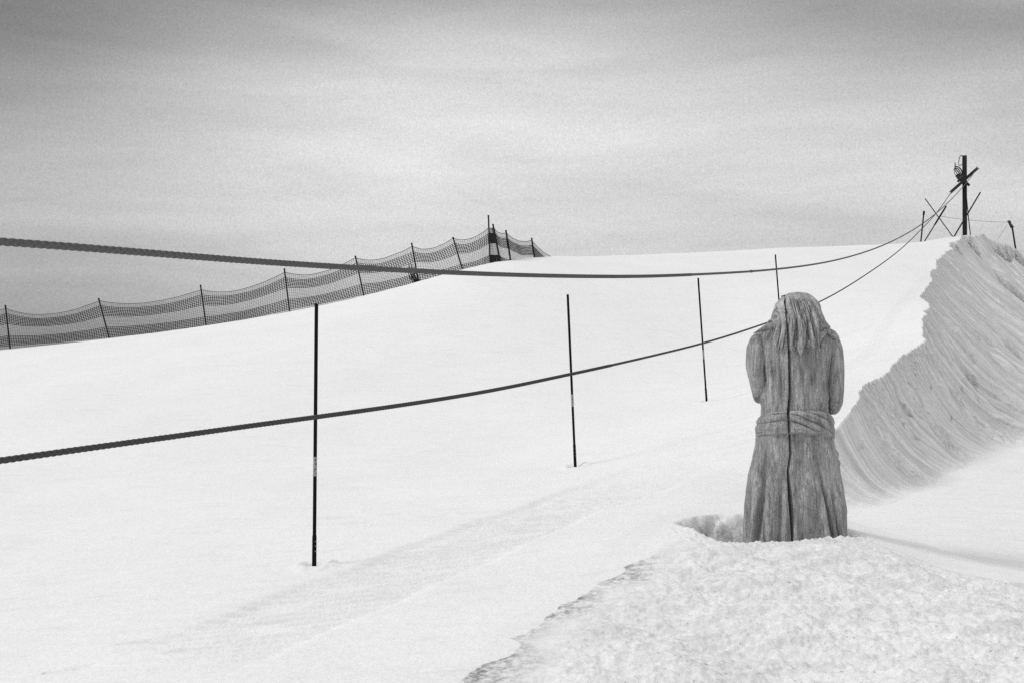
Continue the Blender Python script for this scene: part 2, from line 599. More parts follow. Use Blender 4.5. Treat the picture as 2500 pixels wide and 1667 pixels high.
STRIP = np.array([tps_hit(*q) for q in ((330, 1660), (480, 1600), (640, 1530), (800, 1465), (950, 1405), (1090, 1350), (1210, 1305), (1330, 1255), (1480, 1200), (1620, 1145), (1740, 1080))])
PIT_C, PIT_A = (1.74, 6.86), (0.60, 0.50)


HOLES = []          # pits torn in the bank: plan position, radius


def terrain(x, y):
    """height and masks of the snow at plan positions"""
    shp = x.shape
    r = np.hypot(x, y)
    z = tps(x, y)
    # far land drops away behind the crest
    far = -1.5 - 0.11 * np.clip(r - 40, 0, 500)
    far = np.maximum(far, -55)
    k = sstep(40, 62, r) * 1.0
    k = np.maximum(k, sstep(-9, -30, y))
    z = z * (1 - k) + far * k
    near = r < 60
    # warp of the plan so that every cut edge is ragged
    wx = 0.14 * fbm(x * 0.8, y * 0.5, 4, 1, 0.38); wy = 0.12 * fbm(x * 0.8, y * 0.8, 3, 2, 0.36)
    sc = np.clip(y / 16, 0.15, 1.15)
    X = x + wx * sc * 1.5; Y = y + wy * sc * 1.5
    inb = inside(X, Y, BANK_POLY) & near
    infl = inside(X, Y, FLOOR_POLY) & ~inb & near
    de, s, ex, ey = poly_dist(X, Y, EDGE)
    df, s2, fx, fy = poly_dist(X, Y, FOOT)
    t = de / (de + df + 1e-6)
    ze = tps(ex, ey) + 0.03 * sstep(9, 12, y)
    lay = fbm(s * 0.55 + 0.5 * t, t * 1.2 + s * 0.1, 3, 4)
    prof = 1 - (1 - t) ** 1.95
    prof = np.clip(prof + 0.05 * lay * np.sin(np.pi * t), 0, 1)
    zb = ze * (1 - prof) + FLOOR_Z * prof
    amp = np.sin(np.pi * np.clip(t, 0, 1)) ** 0.6 * sstep(0.4, 3.0, s)
    gro = fbm(s * 4.5 + 0.5 * fbm(s, t * 2, 2, 9), t * 1.3, 4, 5, 0.62)
    lump = fbm(x * 1.6, y * 1.6, 4, 6, 0.55)
    hs = np.clip(de + df, 0, 6)
    zb = zb + amp * sstep(0.02, 0.25, t) * (0.080 * gro * np.clip(hs / 2, .3, 1.3) + 0.035 * lump * np.clip(hs / 4, .2, 1.2))
    crumb = np.abs(fbm(x * 3.4, y * 3.4, 4, 17, 0.62))
    zb = zb + np.exp(-de / 0.45) * sstep(1, 3, s) * (0.10 * crumb - 0.02) * sstep(0, .12, de) + amp * 0.15 * (crumb - .2) * sstep(-.1, .35, fbm(x * .7, y * .7, 2, 18))
    # torn lumps and holes along the far top of the bank
    tl = sstep(27, 33, s) * sstep(0.55, 0.0, t)
    zb = zb + tl * (0.35 * fbm(x * 1.1, y * 0.8, 4, 12, 0.6))
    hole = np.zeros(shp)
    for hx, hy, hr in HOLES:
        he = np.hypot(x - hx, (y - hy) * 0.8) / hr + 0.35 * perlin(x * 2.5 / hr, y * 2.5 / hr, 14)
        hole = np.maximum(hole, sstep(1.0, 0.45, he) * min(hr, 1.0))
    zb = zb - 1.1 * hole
    gn = sstep(0.45, 0.6, perlin(s * 1.3, t * 9, 15)) * amp
    zb = zb - 0.14 * gn
    z = np.where(inb, zb, z)
    floor = FLOOR_Z + 0.02 * fbm(x * 0.5, y * 0.8, 3, 21) + 0.006 * fbm(x * 2, y * 6, 3, 22)
    bl = sstep(6.3, 9.2, y + 0.5 * fbm(x * 1.2, y * 1.2, 3, 23))
    z = np.where(infl, z * (1 - bl) + floor * bl, z)
    # crust
    dB, _, _, _ = poly_dist(x + 0.15 * fbm(x * 2.4, y * 2.4, 3, 30, .45), y + 0.10 * fbm(x * 2.4, y * 2.4, 3, 31, .45), BORD)
    inr = inside(x + 0.15 * fbm(x * 2.4, y * 2.4, 3, 30, .45), y + 0.10 * fbm(x * 2.4, y * 2.4, 3, 31, .45), ROUGH_POLY) & (y < 7)
    rough = np.where(inr, 1.0, 0.0)
    dL, _, _, _ = poly_dist(x, y, LIP)
    soft = np.where(inr, sstep(0.0, 0.45, dB) * sstep(0.0, 0.22, dL), 0)
    rough = np.where(inr, sstep(-0.05, 0.8, dB + 0.35 * fbm(x * 2.2, y * 3, 3, 45)), 0.0)
    sB = np.where(inr, -dB, dB)
    wB = 0.10 + 0.06 * perlin(x * 3, y * 3, 34)
    z = z + 0.010 * sstep(6.5, 5.2, y) * sstep(-wB * 1.6, 0.06, sB) * np.exp(-np.clip(sB, 0, 9) / 0.6) * sstep(7.0, 6.4, y)
    z = z + soft * (0.009 * fbm(x * 17, y * 24, 3, 38, .6) + 0.052 * fbm(x * 1.6, y * 3.4, 5, 33, 0.62) + 0.024 * np.abs(fbm(x * 5.5, y * 10, 4, 36, 0.6)))
        # pit round the statue, with a ragged rim
    rim = 0.17 * fbm(x * 2.6, y * 2.6, 3, 40, 0.5) + 0.05 * fbm(x * 9, y * 9, 3, 41, .6)
    e = np.hypot((x - PIT_C[0]) / PIT_A[0], (y - PIT_C[1]) / PIT_A[1]) + rim
    pit = sstep(1.10, 0.50, e)
    z = z - 0.55 * pit + 0.008 * np.exp(-((e - 1.08) / 0.10) ** 2)
    z = z + 0.030 * np.abs(fbm(x * 16, y * 16, 4, 46, .6)) * np.exp(-((e - 1.13) / 0.13) ** 2) * sstep(6.9, 6.6, y)
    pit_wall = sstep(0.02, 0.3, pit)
    # open slope: long soft swells, groomer tracks, small pits in rows
    sl = (~inb) & (~infl) & (~inr)
    mo = np.where(inb, 0.0, 1 - soft) * np.where(infl, sstep(0.0, 1.2, df), 1.0) * sstep(60, 40, r)
    z = z + mo * ((0.018 - 0.010 * sstep(12, 20, y)) * fbm(x * 0.35, y * 0.5, 3, 50) + 0.008 * fbm(x * 1.2, y * 4.5, 4, 51, .6) + 0.006 * sstep(0.25, 0.5, perlin(x * 1.1, y * 6, 52)) * perlin(x * 5, y * 16, 53))
    dS, sS, _, _ = poly_dist(x, y, STRIP)
    wS = 0.42 + 0.12 * perlin(sS * 1.1, sS * 0 + .5, 55)
    ins = sstep(wS + 0.06, wS - 0.06, dS) * sstep(0.0, 0.9, sS) * sstep(7.5, 4.2, sS)
    ph = (y - 0.10 * x) / 0.095 + 0.35 * perlin(x * 1.5, y * 1.5, 56)
    ph = ph - np.floor(ph)
    cord = np.where(ph < 0.28, ph / 0.28, 1 - (ph - 0.28) / 0.72) - 0.5        # ribs pressed by the groomer
    z = z + mo * ins * (0.036 * cord * sstep(-.55, -.1, perlin(x * 1.6, y * 5, 57)) - 0.030)
    strip_d = mo * sstep(wS + 0.25, wS - 0.15, dS) * sstep(-0.2, 0.5, sS) * sstep(9.5, 6.0, sS)
    rough = rough + 0.22 * strip_d * np.clip(0.5 + perlin(x * 1.3, y * 3, 58) * 1.5, 0.1, 1) + mo * 0.12
    crack = np.zeros(shp)
    for (x0, x1, yc, sl_, sd_) in ((-5.2, 1.2, 8.35, 0.0, 60), (-1.2, 0.4, 7.15, 0.15, 61), (0.3, 1.3, 7.6, 0.10, 62), (-1.6, 1.0, 8.6, 0.06, 64), (-2.4, -1.4, 5.1, 0.35, 65), (-2.6, -2.0, 5.45, 0.1, 66)):
        d = np.abs(y - (yc + sl_ * (x - x0)) - 0.02 * perlin(x * 3, x * 0, sd_))
        on = (x > x0) & (x < x1)
        crack = np.maximum(crack, np.where(on, sstep(0.035, 0.0, d) * sstep(0.05, 0.30, perlin(x * 2.6, x * 0 + .3, sd_ + 1)), 0))
    z = z - mo * 0.034 * crack
    # little collars of snow at the feet of the poles
    for c in CTRL[:4]:
        q = P(*c)
        d = np.hypot(x - q[0], y - q[1])
        z = z + 0.022 * np.exp(-((d - 0.11) / 0.05) ** 2) * (1 + perlin(x * 14, y * 14, 68)) - 0.035 * np.exp(-(d / 0.05) ** 2)
    dirt_dark = np.where(inr, np.exp(-dB / 0.30) * 1.0 * np.clip(0.7 + 1.3 * perlin(x * 2.5, y * 2.5, 35), 0, 1) * sstep(7.2, 5.6, y), 0.0)
    dirt_dark = np.maximum(dirt_dark, pit_wall * np.clip(0.35 + 0.8 * fbm(x * 5, y * 5, 3, 43), 0, 1) * (e < 1.1))
    rim_b = np.where(inb, np.exp(-de / np.clip(0.35 * sc, .15, .6)) * 0.40 * sstep(1.5, 3.5, s) + 0.0 * sstep(0.8, 2.2, s) * sstep(1.0, 0.6, t) + 2.4 * hole + 0.3 * gn, 0.0)  # rim dirt; the holes and gouges are darkened in the colour too
    dirt_dark = np.maximum(dirt_dark, rim_b)
    dirt_dark = np.where(infl, 0.05, dirt_dark)
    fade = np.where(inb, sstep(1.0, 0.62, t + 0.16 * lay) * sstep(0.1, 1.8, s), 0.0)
    return z, inb, fade, rough + np.where(inb, 0.45, 0) + np.where(infl, 0.12, 0) + 0.5 * pit_wall, np.clip(dirt_dark, 0, 1), s, t * np.clip(hs, 0, 8)


def ground_hit(px, py, d0=9, d1=50):
    """where the sight line through a photograph pixel first meets the snow"""
    D = np.linspace(d0, d1, 900)
    x = (px - 1250) / F * D
    ray = CAMZ + (833.5 - py) / F * D
    below = np.nonzero(terrain(x, D)[0] >= ray)[0]
    return (None if len(below) == 0 else (x[below[0]], D[below[0]]))


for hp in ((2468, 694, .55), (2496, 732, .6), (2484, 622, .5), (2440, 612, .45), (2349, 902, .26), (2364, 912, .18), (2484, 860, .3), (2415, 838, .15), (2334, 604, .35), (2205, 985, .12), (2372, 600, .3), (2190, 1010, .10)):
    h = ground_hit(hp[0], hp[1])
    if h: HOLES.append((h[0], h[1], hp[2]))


def ground_z(x, y):
    return float(terrain(np.array([x], float), np.array([y], float))[0][0])


def build_ground():
    fine = np.linspace(-41, 41, 1150)
    coarse = np.linspace(41, 319, 60)[1:-1]
    th = np.radians(np.concatenate([fine, coarse]))
    r = np.concatenate([np.geomspace(0.4, 3.2, 22)[:-1], np.concatenate([np.geomspace(3.2, 4.6, 110)[:-1], np.geomspace(4.6, 8.2, 330)[:-1], np.geomspace(8.2, 44, 530)]), np.geomspace(44, 2600, 45)[1:]])
    nt, nr = len(th), len(r)
    R, T = np.meshgrid(r, th, indexing='ij')
    x = (R * np.sin(T)).ravel(); y = (R * np.cos(T)).ravel()
    z, inb, fade, rough, dirt_dark, s, t = terrain(x, y)
    V = np.stack([x, y, z], -1)
    i = np.arange(nr - 1)[:, None] * nt
    j = np.arange(nt)[None, :]
    k = (j + 1) % nt
    Q = np.stack([i + j, i + nt + j, i + nt + k, i + k], -1).reshape(-1, 4)[:, ::-1]
    # orient upwards
    a, b, c = V[Q[0, 0]], V[Q[0, 1]], V[Q[0, 2]]
    if np.cross(b - a, c - a)[2] < 0:
        Q = Q[:, ::-1]
    # close the middle
    fb = inb[Q].all(1)

    def part(name, mask, mat, addc=False):
        q = Q[mask]
        used = np.unique(q)
        mp = np.full(len(V), -1, int); mp[used] = np.arange(len(used))
        VV = V[used]; at = dict(rough=rough[used], dirt_dark=dirt_dark[used], bank_s=s[used], bank_t=t[used], fade=fade[used])
        tr = None
        if addc:
            VV = np.vstack([VV, [0, 0, ground_z(0, 0)]])
            ci = len(VV) - 1
            for kk in at: at[kk] = np.append(at[kk], 0)
            tr = [(ci, mp[(a + 1) % nt], mp[a]) for a in range(nt)]
        o = mesh_np(name, VV, mp[q], mat, None, True, tr, at)
        return tag(o, kind='structure')
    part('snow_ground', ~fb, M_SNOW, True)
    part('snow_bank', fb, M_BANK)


build_ground()


# ------------------------------------------------------------------ slalom poles
def slalom_pole(top, bot, tape, sleeve, D, label, dia=0.0255):
    """top, bot, tape (from, to), sleeve start: photograph pixels of one pole D metres away"""
    b = P(*bot, D); tp = P(*top, D)
    root = empty('slalom_pole', b, label, 'pole', 'slalom poles standing in a row beside the tow rope')
    ax = tp - b
    ln = np.linalg.norm(ax)
    ax = ax / ln
    tot = bot[1] - top[1]

    def at(py): return b + ax * ln * (bot[1] - py) / tot
    r = dia / 2
    m = MB()
    m.tube([b + ax * 0.2, tp - ax * 0.004, tp], [r, r, r * 0.8], 16)
    m.obj('shaft', M_BLACK, root)
    if tape:
        m = MB()
        m.tube([at(tape[1]), at(tape[0])], r * 1.06, 16)
        st = m.obj('sticker', M_STICKER, root)
        # printed marks, worn past reading
        g = MB()
        side = np.cross(ax, [0, 1, 0]); side /= np.linalg.norm(side)
        hh = ln * (tape[1] - tape[0]) / tot
        for f, rr in ((0.86, 0.0052), (0.62, 0.0048), (0.36, 0.005)):
            c = at(tape[1]) + ax * hh * f + np.array([0, -1, 0]) * (r * 1.06 + 0.0004) - side * 0.003
            a = np.linspace(0, 2 * np.pi, 15)
            g.tube([c + rr * (math.cos(q) * side + 1.35 * math.sin(q) * ax) + np.array([0, 1, 0]) * 0.003 * math.cos(q) ** 2 for q in a], 0.0016, 5)
        g.obj('print', M_SLEEVE, st)
    if sleeve:
        m = MB()
        hs = at(sleeve)
        m.tube([b - ax * 0.25, b, hs - ax * 0.01, hs], [r * 1.22, r * 1.22, r * 1.2, r * 1.06], 16)
        sl = m.obj('base_sleeve', M_SLEEVE, root)
        hh = ln * (bot[1] - sleeve) / tot
        for f in (0.80, 0.65, 0.48):
            for q0 in (-0.9, 0.75):
                g = MB()
                nrm = np.array([math.sin(q0), -math.cos(q0), 0])
                tg = np.array([math.cos(q0), math.sin(q0), 0])
                c = b + ax * hh * f + nrm * r * 1.23
                g.tube([c + 0.0042 * (math.cos(q) * tg + math.sin(q) * ax) for q in np.linspace(0, 2 * np.pi, 11)], 0.0012, 5)
                g.obj('embossed_mark', M_STICKER, sl)
    return root


slalom_pole((772.5, 741.5), (767, 1380), (1114, 1161), 1305, 6.86, 'nearest and tallest looking black slalom pole, crossed by the lower rope at mid height')
slalom_pole((1386, 719), (1404.5, 1137), (962, 992), 1084, 10.5, 'thin black slalom pole with white sticker, second nearest of the row, leaning slightly left')
slalom_pole((1704.5, 679), (1725.5, 983), (854, 876), 947, 14.4, 'thin black slalom pole between the second pole and the wooden statue, leaning left')
slalom_pole((1893, 622), (1912, 862), None, 835, 18.0, 'farthest black slalom pole, rising from behind the wooden statue and crossed by the upper rope')


# ------------------------------------------------------------------ tow ropes
def spline(xk, yk, x):
    """natural-ish cubic Hermite through (xk, yk), linear outside"""
    xk = np.asarray(xk, float); yk = np.asarray(yk, float)
    m = np.gradient(yk, xk)
    x = np.asarray(x, float)
    i = np.clip(np.searchsorted(xk, x) - 1, 0, len(xk) - 2)
    h = xk[i + 1] - xk[i]
    t = np.clip((x - xk[i]) / h, 0, 1)
    y = (2 * t**3 - 3 * t**2 + 1) * yk[i] + (t**3 - 2 * t**2 + t) * h * m[i] + (-2 * t**3 + 3 * t**2) * yk[i + 1] + (t**3 - t**2) * h * m[i + 1]
    y = np.where(x < xk[0], yk[0] + m[0] * (x - xk[0]), y)
    return np.where(x > xk[-1], yk[-1] + m[-1] * (x - xk[-1]), y)


WD = 35.0
WHEEL_LO, WHEEL_HI = P(2322.4, 470, WD), P(2385, 414, WD)


def rope(name, pix, X0, D0, end, label, mat, R=0.011, ext=()):
    slope = (end[0] - X0) / (WD - D0)
    c = X0 - slope * D0
    dk, zk = [], []
    for px, py in pix:
        u = (px - 1250) / F
        D = c / (u - slope)
        dk.append(D); zk.append(CAMZ + (833.5 - py) / F * D)
    dk[-1] = WD; zk[-1] = end[2]
    dk, zk = np.array(dk), np.array(zk)
    ds = np.concatenate([np.arange(-7, dk[0] - 0.6, 0.03), np.arange(dk[0] - 0.6, 8.5, 0.0022), np.arange(8.5, WD, 0.03), [WD]])
    zz = spline(dk, zk, ds)
    # smooth the traced heights so the rope hangs as one curve
    pts = np.stack([c + slope * ds, ds, zz], -1)
    n = len(pts)
    seg = np.linalg.norm(np.diff(pts, axis=0), axis=1)
    l = np.concatenate([[0], np.cumsum(seg)])
    S = 20
    th = np.arange(S) / S * 2 * np.pi
    T = np.gradient(pts, axis=0); T /= np.linalg.norm(T, axis=1)[:, None]
    A = np.cross(T, [0, 0, 1.0]); A /= np.linalg.norm(A, axis=1)[:, None]
    B = np.cross(A, T)
    k = 2 * np.pi / 0.028
    a = np.sin(3 * th[None, :] + k * l[:, None]); b = np.sin(3 * th[None, :] - k * l[:, None])
    fineness = ((ds > dk[0] - 0.6) & (ds < 8.5)).astype(float)
    bra = np.maximum(a, b) * 0.34 - 0.12
    fuzz = 0.04 * perlin(l[:, None] * 60, th[None, :] * 2 + l[:, None] * 0)
    r = R * (1 + (bra + fuzz) * fineness[:, None])
    V = pts[:, None, :] + r[:, :, None] * (np.cos(th)[None, :, None] * A[:, None] + np.sin(th)[None, :, None] * B[:, None])
    i = np.arange(n - 1)[:, None] * S; j = np.arange(S)[None, :]; kk = (j + 1) % S
    Q = np.stack([i + j, i + kk, i + S + kk, i + S + j], -1).reshape(-1, 4)
    m = MB(); m.add(V.reshape(-1, 3), Q)
    for D, rr, ln in ext:                        # splice: a thicker wrapped stretch
        q = np.array([D - ln, D - ln * .5, D, D + ln * .5, D + ln])
        m.tube(np.stack([c + slope * q, q, spline(dk, zk, q)], -1), [R, rr, rr * 1.1, rr * .9, R], 10)
    o = m.obj(name, mat)
    return tag(o, label, 'rope', 'haul ropes of the tow lift')


UP = [(0, 590.5), (160, 602), (319, 614.5), (638, 639.5), (903, 656), (1127, 667), (1382, 674.5), (1541, 675.5), (1701, 670.5), (1892, 658), (2020, 640), (2126, 611), (2200, 578.5), (2243, 553), (2286, 521), (2349, 459), (2385, 415)]
LO = [(0, 1123.5), (160, 1101), (319, 1079), (638, 1035), (765, 1018), (957, 991.5), (1169, 958), (1392, 913), (1594, 868), (1713, 838.5), (1860, 792.5), (2004, 735.5), (2126, 663), (2200, 608), (2248, 562), (2286, 521), (2307, 493), (2322, 470)]
rope('tow_rope', UP, -1.54, 3.0, WHEEL_HI, 'upper grey braided rope sagging across the sky and net fence to the wheel', M_ROPE, 0.0108, [(10.1, 0.014, 0.04)])
rope('tow_rope', LO, -1.85, 3.6, WHEEL_LO, 'lower dark braided rope running low across the slope behind the statue', M_ROPED, 0.0108, [(15.35, 0.022, 0.12)])


# ------------------------------------------------------------------ net fence
def net_fence():
    D = 24.0
    posts = [((-222, 764), (-208, 884), D), ((12.9, 745), (25.3, 856), D), ((240.4, 728.5), (267.8, 831), D), ((489.2, 696), (504, 800), D), ((694, 656), (707.6, 767), D),
             ((867.2, 625), (890, 731), D), ((1004.8, 593.5), (1023, 697), D), ((1105.6, 579.5), (1130, 662), D), ((1192.4, 526), (1196.6, 646), 23.9), ((1203.3, 547.5), (1221.4, 641), 23.0),
             ((1235, 562.5), (1247, 640), 23.5), ((1297.8, 581.5), (1309, 660), 24.6), ((1352, 629), (1357, 700), 25.6)]
    att = [6, 8, 6, 12, 9, 5, 9, 3, 30, 8, 6, 6, 2]          # pixels below the tip where the net hangs
    sag = [.22, .225, .18, .19, .18, .17, .17, .12, 0.02, .08, .09, .05]
    root = empty('net_fence', P(*posts[0][1], D), 'long dark striped net fence on leaning stakes along the crest to the left', 'fence')
    A, B = [], []
    for k, (t, b, d) in enumerate(posts):
        a, c = P(*t, d), P(*b, d)
        ax = (a - c) / np.linalg.norm(a - c)
        m = MB()
        r = 0.019
        m.tube([c - ax * 0.3, a - ax * 0.03, a - ax * 0.028, a], [r, r, r * 1.25, r * 1.1], 10)
        m.obj('post', M_STICK, root)
        A.append(a - ax * (att[k] / F * d)); B.append(ax)
    rows = 26
    dv = 0.0410
    rng = random.Random(3)
    for k in range(len(posts) - 1):
        L0, R0 = A[k], A[k + 1]
        span = np.linalg.norm(R0 - L0)
        nc = max(4, int(round(span / 0.053)))
        if k == 8: nc = 16
        if k >= 9: nc = int(round(span / 0.058))
        u = np.linspace(0, 1, nc + 1)[:, None]
        v = (np.arange(rows) * dv)[None, :]
        base = L0[None, None] * (1 - u[..., None]) + R0[None, None] * u[..., None]
        down = -(B[k][None, None] * (1 - u[..., None]) + B[k + 1][None, None] * u[..., None])
        uu = u[:, 0]
        sg = sag[k] * (0.82 + 0.36 * rng.random()) * 4 * uu * (1 - uu) * (1 + 0.35 * (0.5 - uu))
        Pt = base + down * v[..., None]
        # sag dies out a little towards the pegged foot; strands drift sideways on the steep right part
        Pt[..., 2] -= sg[:, None] * np.clip(1 - 0.95 * v / 0.9, 0.04, 1)
        dirx = (R0 - L0) / span
        drift = (0.045 if k < 8 else 0.006) * np.sin(np.pi * uu)[:, None] * np.sin(v / (rows * dv) * 2.6 + k) * (0.4 + uu[:, None])
        drift = drift + (0.02 if k < 8 else 0.004) * perlin(uu[:, None] * 4 + k * 3, v * 4, 70)
        Pt = Pt + drift[..., None] * dirx
        Pt[..., 2] += 0.012 * perlin(uu[:, None] * 5 + k * 7, v * 5, 71)
        nrm = np.cross(dirx, [0, 0, 1.0]); nrm /= np.linalg.norm(nrm)
        Pt = Pt + ((0.06 if k < 8 else 0.02) * np.sin(np.pi * uu)[:, None] * fbm(uu[:, None] * 2 + k, v * 1.5, 2, 73))[..., None] * nrm
        dark, pale = MB(), MB()

        def is_dark(r): return 3 <= r < 10 or 16 <= r < 23
        thick = {True: 0.0078, False: 0.0033}
        for r in range(rows):
            dk = is_dark(r)
            rad = 0.008 if r == 0 else thick[dk]
            (dark if dk else pale).tube(Pt[:, r], rad, 4, False)
        for c in range(nc + 1):
            for r0, r1, dk in ((0, 3, False), (3, 9, True), (9, 16, False), (16, 22, True), (22, rows - 1, False)):
                (dark if dk else pale).tube(Pt[c, r0:r1 + 1], thick[dk], 4, False)
        nt = pale.obj('net', M_NETL, root)
        dark.obj('dark_stripe', M_NETD, nt)
    # net slumped in a bunch at the foot of one stake
    m = MB()
    foot = P(1026, 699, 23.9)
    hang = P(1008, 640, 23.9)
    for i in range(16):
        f = i / 15
        a = P(996 + 12 * f, 652 + 8 * math.sin(i * 2.1), 23.9)
        mid = P(992 + 28 * f + 3 * math.sin(i), 675 + 9 * math.sin(i * 1.3), 23.85 - 0.1 * math.sin(i))
        e = P(1019 + 10 * f, 696 + 2.5 * math.sin(i * 1.7), 23.85)
        q = np.linspace(0, 1, 9)[:, None]
        m.tube((1 - q) ** 2 * a + 2 * q * (1 - q) * mid + q ** 2 * e, 0.0065, 4, False)
    for i in range(9):
        f = (i + 0.5) / 9
        m.tube([P(994 + 26 * f, 655 + 38 * f, 23.86), P(1006 + 17 * f, 652 + 43 * f, 23.8), P(1012 + 14 * f, 650 + 46 * f, 23.86)], 0.006, 4, False)
    m.obj('slumped_net', M_NETD, root)


net_fence()


# ------------------------------------------------------------------ tow pole on the crest, with its return wheel
def tow_pole():
    D = WD
    b = P(2355.7, 577, D); b[2] -= 0.0
    t = P(2355, 380.8, D)
    root = empty('tow_pole', b, 'thick dark timber post with tilted rope wheel on the crest at right', 'post')
    h = 0.077
    m = MB()
    ax = (t - b) / np.linalg.norm(t - b)
    sx, sy = np.array([0.92, -0.39, 0]) * h, np.array([0.39, 0.92, 0]) * h
    m.box((b + t) / 2 - ax * 0.3, sx * 0.95, sy * 0.95, (t - b) / 2 + ax * 0.3)
    m.obj('post', M_TIMBER, root, False)
    # wheel: seen almost along its rim
    c = (WHEEL_LO + WHEEL_HI) / 2 - np.array([0.05, 0.12, 0])
    e1 = WHEEL_HI - WHEEL_LO
    R = np.linalg.norm(e1) / 2
    e1 = e1 / np.linalg.norm(e1)
    view = c - np.array([0, 0, CAMZ])
    view /= np.linalg.norm(view)
    ax_w = np.cross(e1, view); ax_w /= np.linalg.norm(ax_w)
    if ax_w[2] < 0: ax_w = -ax_w
    m = MB()
    m.lathe(c, ax_w, [(0.05, -0.05), (0.09, -0.05), (0.09, -0.02), (R - 0.1, -0.02), (R - 0.02, -0.05), (R + 0.01, -0.05), (R + 0.01, -0.035), (R - 0.03, 0), (R + 0.01, 0.035), (R + 0.01, 0.05), (R - 0.02, 0.05), (R - 0.1, 0.02), (0.09, 0.02), (0.09, 0.05), (0.05, 0.05), (0.05, -0.05)], 40)
    wh = m.obj('wheel', M_STEEL, root)
    m = MB(); m.tube([c - ax_w * 0.26, c + ax_w * 0.30], 0.035, 12)
    m.obj('axle', M_STEEL, wh)
    # bearing block and bracket behind the post
    m = MB()
    k = P(2351, 436, D - 0.05)
    m.box(k, e1 * 0.15, ax_w * 0.12, view * 0.12)
    m.box(k - e1 * 0.08 + ax_w * 0.12, e1 * 0.06, ax_w * 0.12, view * 0.06)
    m.box(P(2364, 451, D + 0.06), e1 * 0.05, ax_w * 0.06, view * 0.08)
    m.box(P(2343, 440, D), e1 * 0.10, ax_w * 0.04, view * 0.05)
    m.obj('bearing_block', M_STEEL, root, False)
    # bent arms and hoses of the tensioner
    m = MB()

    def arc(pts, r):
        pts = np.array([P(*p, D - 0.1) for p in pts])
        q = np.linspace(0, len(pts) - 1, 8 * len(pts))
        m.tube(np.stack([spline(np.arange(len(pts)), pts[:, i], q) for i in range(3)], -1), r, 8)
    arc([(2331, 408), (2338, 408), (2346, 414), (2350, 424)], 0.022)
    arc([(2330, 412), (2336, 416), (2342, 424), (2346, 434)], 0.020)
    arc([(2328, 414), (2334, 420), (2338, 428), (2342, 438)], 0.016)
    arc([(2333, 411), (2339, 413), (2344, 420), (2347, 428)], 0.018)
    arc([(2332, 398), (2332, 406), (2331, 414)], 0.018)
    arc([(2338, 436), (2341, 431), (2345, 428)], 0.03)
    arc([(2331, 417), (2330, 423), (2332, 427), (2336, 428)], 0.009)
    arc([(2337, 437), (2344, 430), (2352, 421)], 0.02)
    m.obj('tension_arm', M_STEEL, root)
    m = MB()
    ch = [(2350, 380.5), (2346, 380.5), (2343, 384), (2342, 389), (2341, 394), (2340.5, 399), (2341, 404), (2344, 405), (2348, 402.5), (2350, 400)]
    pp = np.array([P(*c_, D - 0.06) for c_ in ch])
    m.tube(pp, 0.009, 6)
    for a, q in zip(pp[:-1], pp[1:]):
        m.tube([a + (q - a) * 0.1, a + (q - a) * 0.5, a + (q - a) * 0.9], [0.006, 0.020, 0.006], 6)
    m.obj('chain', M_STEEL, root)
    m = MB()
    m.tube([P(2359.5, 476, D + 0.1), P(2361.5, 500, D + 0.12), P(2365.5, 540, D + 0.16), P(2370, 578.5, D + 0.2)], 0.017, 8)
    m.obj('conduit', M_STEEL, root)


tow_pole()


def stick(name, a, b, D0, D1, r, label, cat, group, tip=None):
    p, q = P(*a, D0), P(*b, D1)          # a top, b foot
    ax = (p - q) / np.linalg.norm(p - q)
    root = empty(name, q, label, cat, group)
    m = MB(); m.tube([q - ax * 0.25, p - ax * 0.02, p], [r, r, r * 0.85], 10)
    m.obj('shaft', M_STICK, root)
    if tip:
        m = MB(); m.tube([p - ax * tip, p - ax * tip * 0.9, p + ax * 0.01, p + ax * 0.02], [r, r * 1.45, r * 1.45, r], 10)
        m.obj('cap', M_SLEEVE, root)
    return root


G = 'poles stuck in the snow round the tow post'
stick('marker_pole', (2258.4, 485), (2326.6, 579), 34.2, 34.5, 0.017, 'thin pole beside the tow post, leaning far to the left', 'pole', G)
stick('marker_pole', (2393.8, 470), (2329, 579), 34.3, 34.5, 0.024, 'dark pole leaning right across the front of the tow post', 'pole', G)
stick('marker_pole', (2309.5, 505), (2256.5, 591.5), 34.0, 33.6, 0.020, 'slanted grey pole with thick dark top beneath the converging ropes', 'pole', G, 0.85)
stick('marker_pole', (2256, 517), (2248.2, 592), 33.5, 33.5, 0.024, 'short upright stake with small cap, leftmost by the tow post', 'pole', G, 0.12)


def switch_post():
    D = 36.3
    q, p = P(2481.5, 620, D), P(2470.5, 549, D)
    root = empty('switch_post', q, 'small leaning dark post with a wedge box on the far right bank', 'post')
    ax = (p - q) / np.linalg.norm(p - q)
    m = MB(); m.tube([q - ax * 0.6, p], 0.03, 10)
    m.obj('post', M_STICK, root)
    m = MB()
    pts = [(2458.7, 539.5), (2467.3, 538.5), (2473, 557), (2467.5, 558)]
    V = [P(*a, D - 0.08) for a in pts] + [P(*a, D + 0.08) for a in pts]
    m.add(V, [(0, 1, 2, 3), (7, 6, 5, 4), (0, 4, 5, 1), (1, 5, 6, 2), (2, 6, 7, 3), (3, 7, 4, 0)])
    bx = m.obj('box', grey_mat('box_grey', 0.05, 0.6), root, False)
    m = MB(); m.tube([P(2469, 554, D - 0.1), P(2476, 554.5, D - 0.1)], 0.018, 8)
    m.obj('latch', M_STICK, bx)


